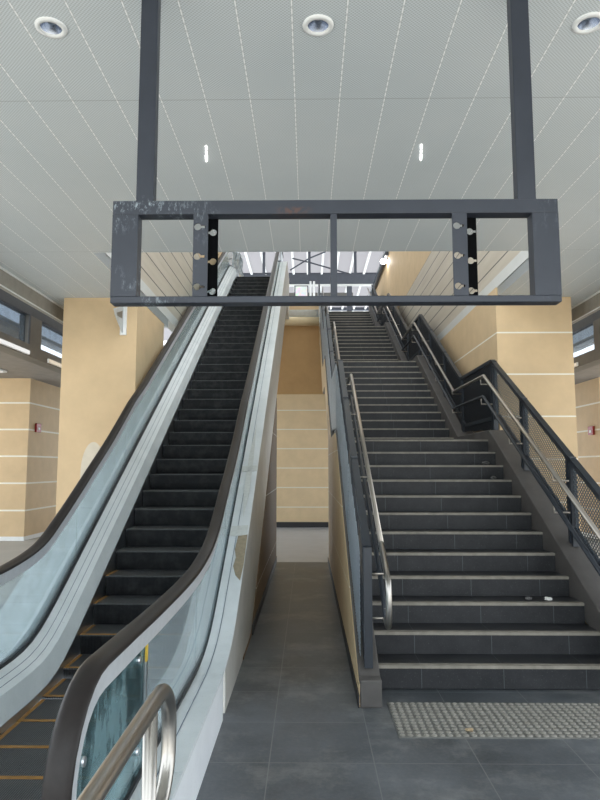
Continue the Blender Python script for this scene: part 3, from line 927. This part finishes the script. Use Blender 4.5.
# litter
def lump(name, c, r, mat, label, cat, seed, squash=.5):
    random.seed(seed)
    import bmesh
    b = bmesh.new(); bmesh.ops.create_icosphere(b, subdivisions=2, radius=r)
    for v in b.verts:
        v.co *= random.uniform(.65, 1.2); v.co.z *= squash
    zm = min(v.co.z for v in b.verts)
    for v in b.verts: v.co.z -= zm
    me = bpy.data.meshes.new(name); b.to_mesh(me); b.free(); me.materials.append(mat)
    o = bpy.data.objects.new(name, me); col.objects.link(o); o.location = c
    WL[o.name] = Vector(c)
    return tag(o, label, cat)
lump('paper_scrap', (2.02, 5.56, .500), .032, M['paper'], 'white crumpled paper scrap on the third stair step', 'litter', 5)
lump('dust_lump', (1.86, 5.58, .500), .03, M['rubble'], 'grey debris lump beside the white paper scrap', 'litter', 6)
lump('dry_leaf', (.985, 4.12, .0125), .026, M['leaf'], 'dry brown leaf lying on the tactile strip', 'litter', 8, .3)
lump('rubble', (2.12, 7.70, 1.641), .055, M['rubble'], 'larger grey rubble pile at the right end of an upper step', 'rubble', 9)
lump('rubble', (2.12, 7.40, 1.478), .04, M['rubble'], 'smaller grey rubble pile one step below the larger pile', 'rubble', 10)

# ------------------------------------------------------------------ upper level: roof, steel, boards
struct(MB().box(-16, 16, 25, 52, 12.0, 12.03).build('ceiling_upper', M['roof']))
struct(MB().box(-3.3, 3.6, .5, 25, 12.0, 12.2).build('ceiling_upper_solid', M['band']))  # unseen solid roof, added to keep sun and sky off the stair opening
t = thing('roof_frame', 'dark steel roof frame under the white upper roof sheets', 'roof steel', (0, 28, 9.7))
MB().box(-5, 3.1, 28, 28.18, 9.75, 10.22).build('beam', M['steel_dark'], t)
MB().box(-5, 3.1, 27.9, 28.0, 9.68, 9.74).box(-5, 3.1, 27.95, 28.25, 9.74, 9.76).build('beam_flange', M['band'], t)
for x in (-1.98, .07, 2.14):
    MB().box(x - .06, x + .06, 28.02, 28.16, 10.22, 12.0).build('hanger', M['steel_dark'], t)
MB().tube([(-.8, 28.1, 10.45), (.07, 28.1, 11.0), (.8, 28.1, 11.3)], .035, 8).build('brace', M['steel_dark'], t)
MB().tube([(-.7, 28.25, 11.05), (.1, 28.25, 10.85), (2.1, 28.25, 10.25)], .035, 8).build('brace', M['steel_dark'], t)
MB().tube([(-2, 28.1, 10.3), (-1.2, 28.1, 10.32)], .04, 8).build('brace', M['steel_dark'], t)
for k, x in enumerate([-6 + .75 * i for i in range(17)]):
    MB().box(x - .05, x + .05, 26, 52, 11.86, 12.0).build('purlin', M['band'], t)
for y in (33.5, 41):
    MB().box(-8, 8, y, y + .15, 11.8, 12.0).build('rafter', M['steel_dark'], t)
MB().box(1.75, 1.98, 28.02, 28.16, 7.36, 9.68).build('column', M['steel_dark'], t)
MB().box(-5, 2.6, 36, 36.2, 11.3, 11.6).build('beam', M['brown_frame'], t)
struct(MB().box(.3, 2.73, 24, 40, 7.1, 7.34).build('floor_upper', M['floor_rear']))
for x, w_ in ((.13, .05), (.21, .06), (.3, .04)):
    pass
nb = thing('notice_board', 'pale patterned notice board beyond the tan parapet', 'board', (-.27, 27, 8.6))
MB().box(-.58, .03, 27, 27.05, 8.75, 9.42).build('frame', M['steel_dark'], nb)
def board_mat():
    q = NT('speckled_pale_board'); v = q.node('ShaderNodeTexVoronoi'); v.inputs['Scale'].default_value = 9
    q.l.new(q.pos(), v.inputs['Vector'])
    return q.done(q.mix(.2, lin(225, 225, 228), v.outputs['Color']), .5)
MB().box(-.53, -.02, 26.99, 27.0, 8.8, 9.38).build('panel', board_mat(), nb)
pg = thing('pipe', '', 'pipe', (0, 27, 8.6)); bpy.data.objects.remove(pg)
for x, lb in ((.12, 'left of the pair of white pipes beside the notice board'), (.27, 'right of the pair of white pipes beside the notice board')):
    tag(MB().tube([(x, 27, 8.3), (x, 27, 9.6)], .045, 10).build('pipe', M['white'], None), lb, 'pipe', 'white pipes beyond the parapet')
struct(MB().box(-1.2, .6, 26.9, 27.2, 7.0, 8.6).build('wall_platform', M['tan']))
# glazed edge and lamp on the right upper wall
t = thing('wall_rail', 'blue-grey rail along the top edge of the right upper wall', 'rail', (2.72, 24, 8.9))
MB().box(2.62, 2.72, 21, 26.5, 8.72, 8.98).build('rail', M['dark_frame'], t)
MB().box(2.60, 2.62, 21, 26.5, 8.82, 8.90).build('glazing_strip', M['pane'], t)
t = thing('flood_lamp', 'bright lamp at the top of the right upper wall', 'light', (2.62, 21.4, 8.75))
MB().box(2.58, 2.74, 21.3, 21.5, 8.7, 8.78).build('bracket', M['steel_dark'], t)
MB().lathe((2.6, 21.35, 8.62), [(.001, -.08), (.09, -.05), (.11, .0), (.08, .07), (.001, .08)], 18).build('bulb', emit('lamp_bulb', (1, .97, .92, 1), 14), t)

# ------------------------------------------------------------------ world, camera
wd = bpy.data.worlds.new('overcast'); scn.world = wd; wd.use_nodes = True
bg = wd.node_tree.nodes['Background']
bg.inputs[0].default_value = (.88, .95, 1.0, 1); bg.inputs[1].default_value = 1.0
sn = bpy.data.lights.new('sun', 'SUN'); sn.energy = 4.5; sn.angle = math.radians(3); sn.color = (1, .96, .9)
so_ = bpy.data.objects.new('sun', sn); col.objects.link(so_)
so_.rotation_euler = Vector((-.1, .3, -.95)).to_track_quat('-Z', 'Y').to_euler()
f = 640.0
pit = math.atan(67 / f); yaw = math.atan(8 / f * math.cos(pit))
cam = bpy.data.cameras.new('camera'); co = bpy.data.objects.new('camera', cam); col.objects.link(co)
cam.sensor_fit = 'VERTICAL'; cam.sensor_height = 24.0; cam.lens = f / 800 * 24.0
co.location = (0, 0, 1.62)
co.rotation_euler = (math.pi / 2 + pit, 0, yaw)
cam.clip_start = .05; cam.clip_end = 200
scn.camera = co
vs_ = scn.view_settings
vs_.view_transform = 'Standard'; vs_.look = 'None'; vs_.gamma = 1; vs_.use_curve_mapping = False
vs_.exposure = 1.55
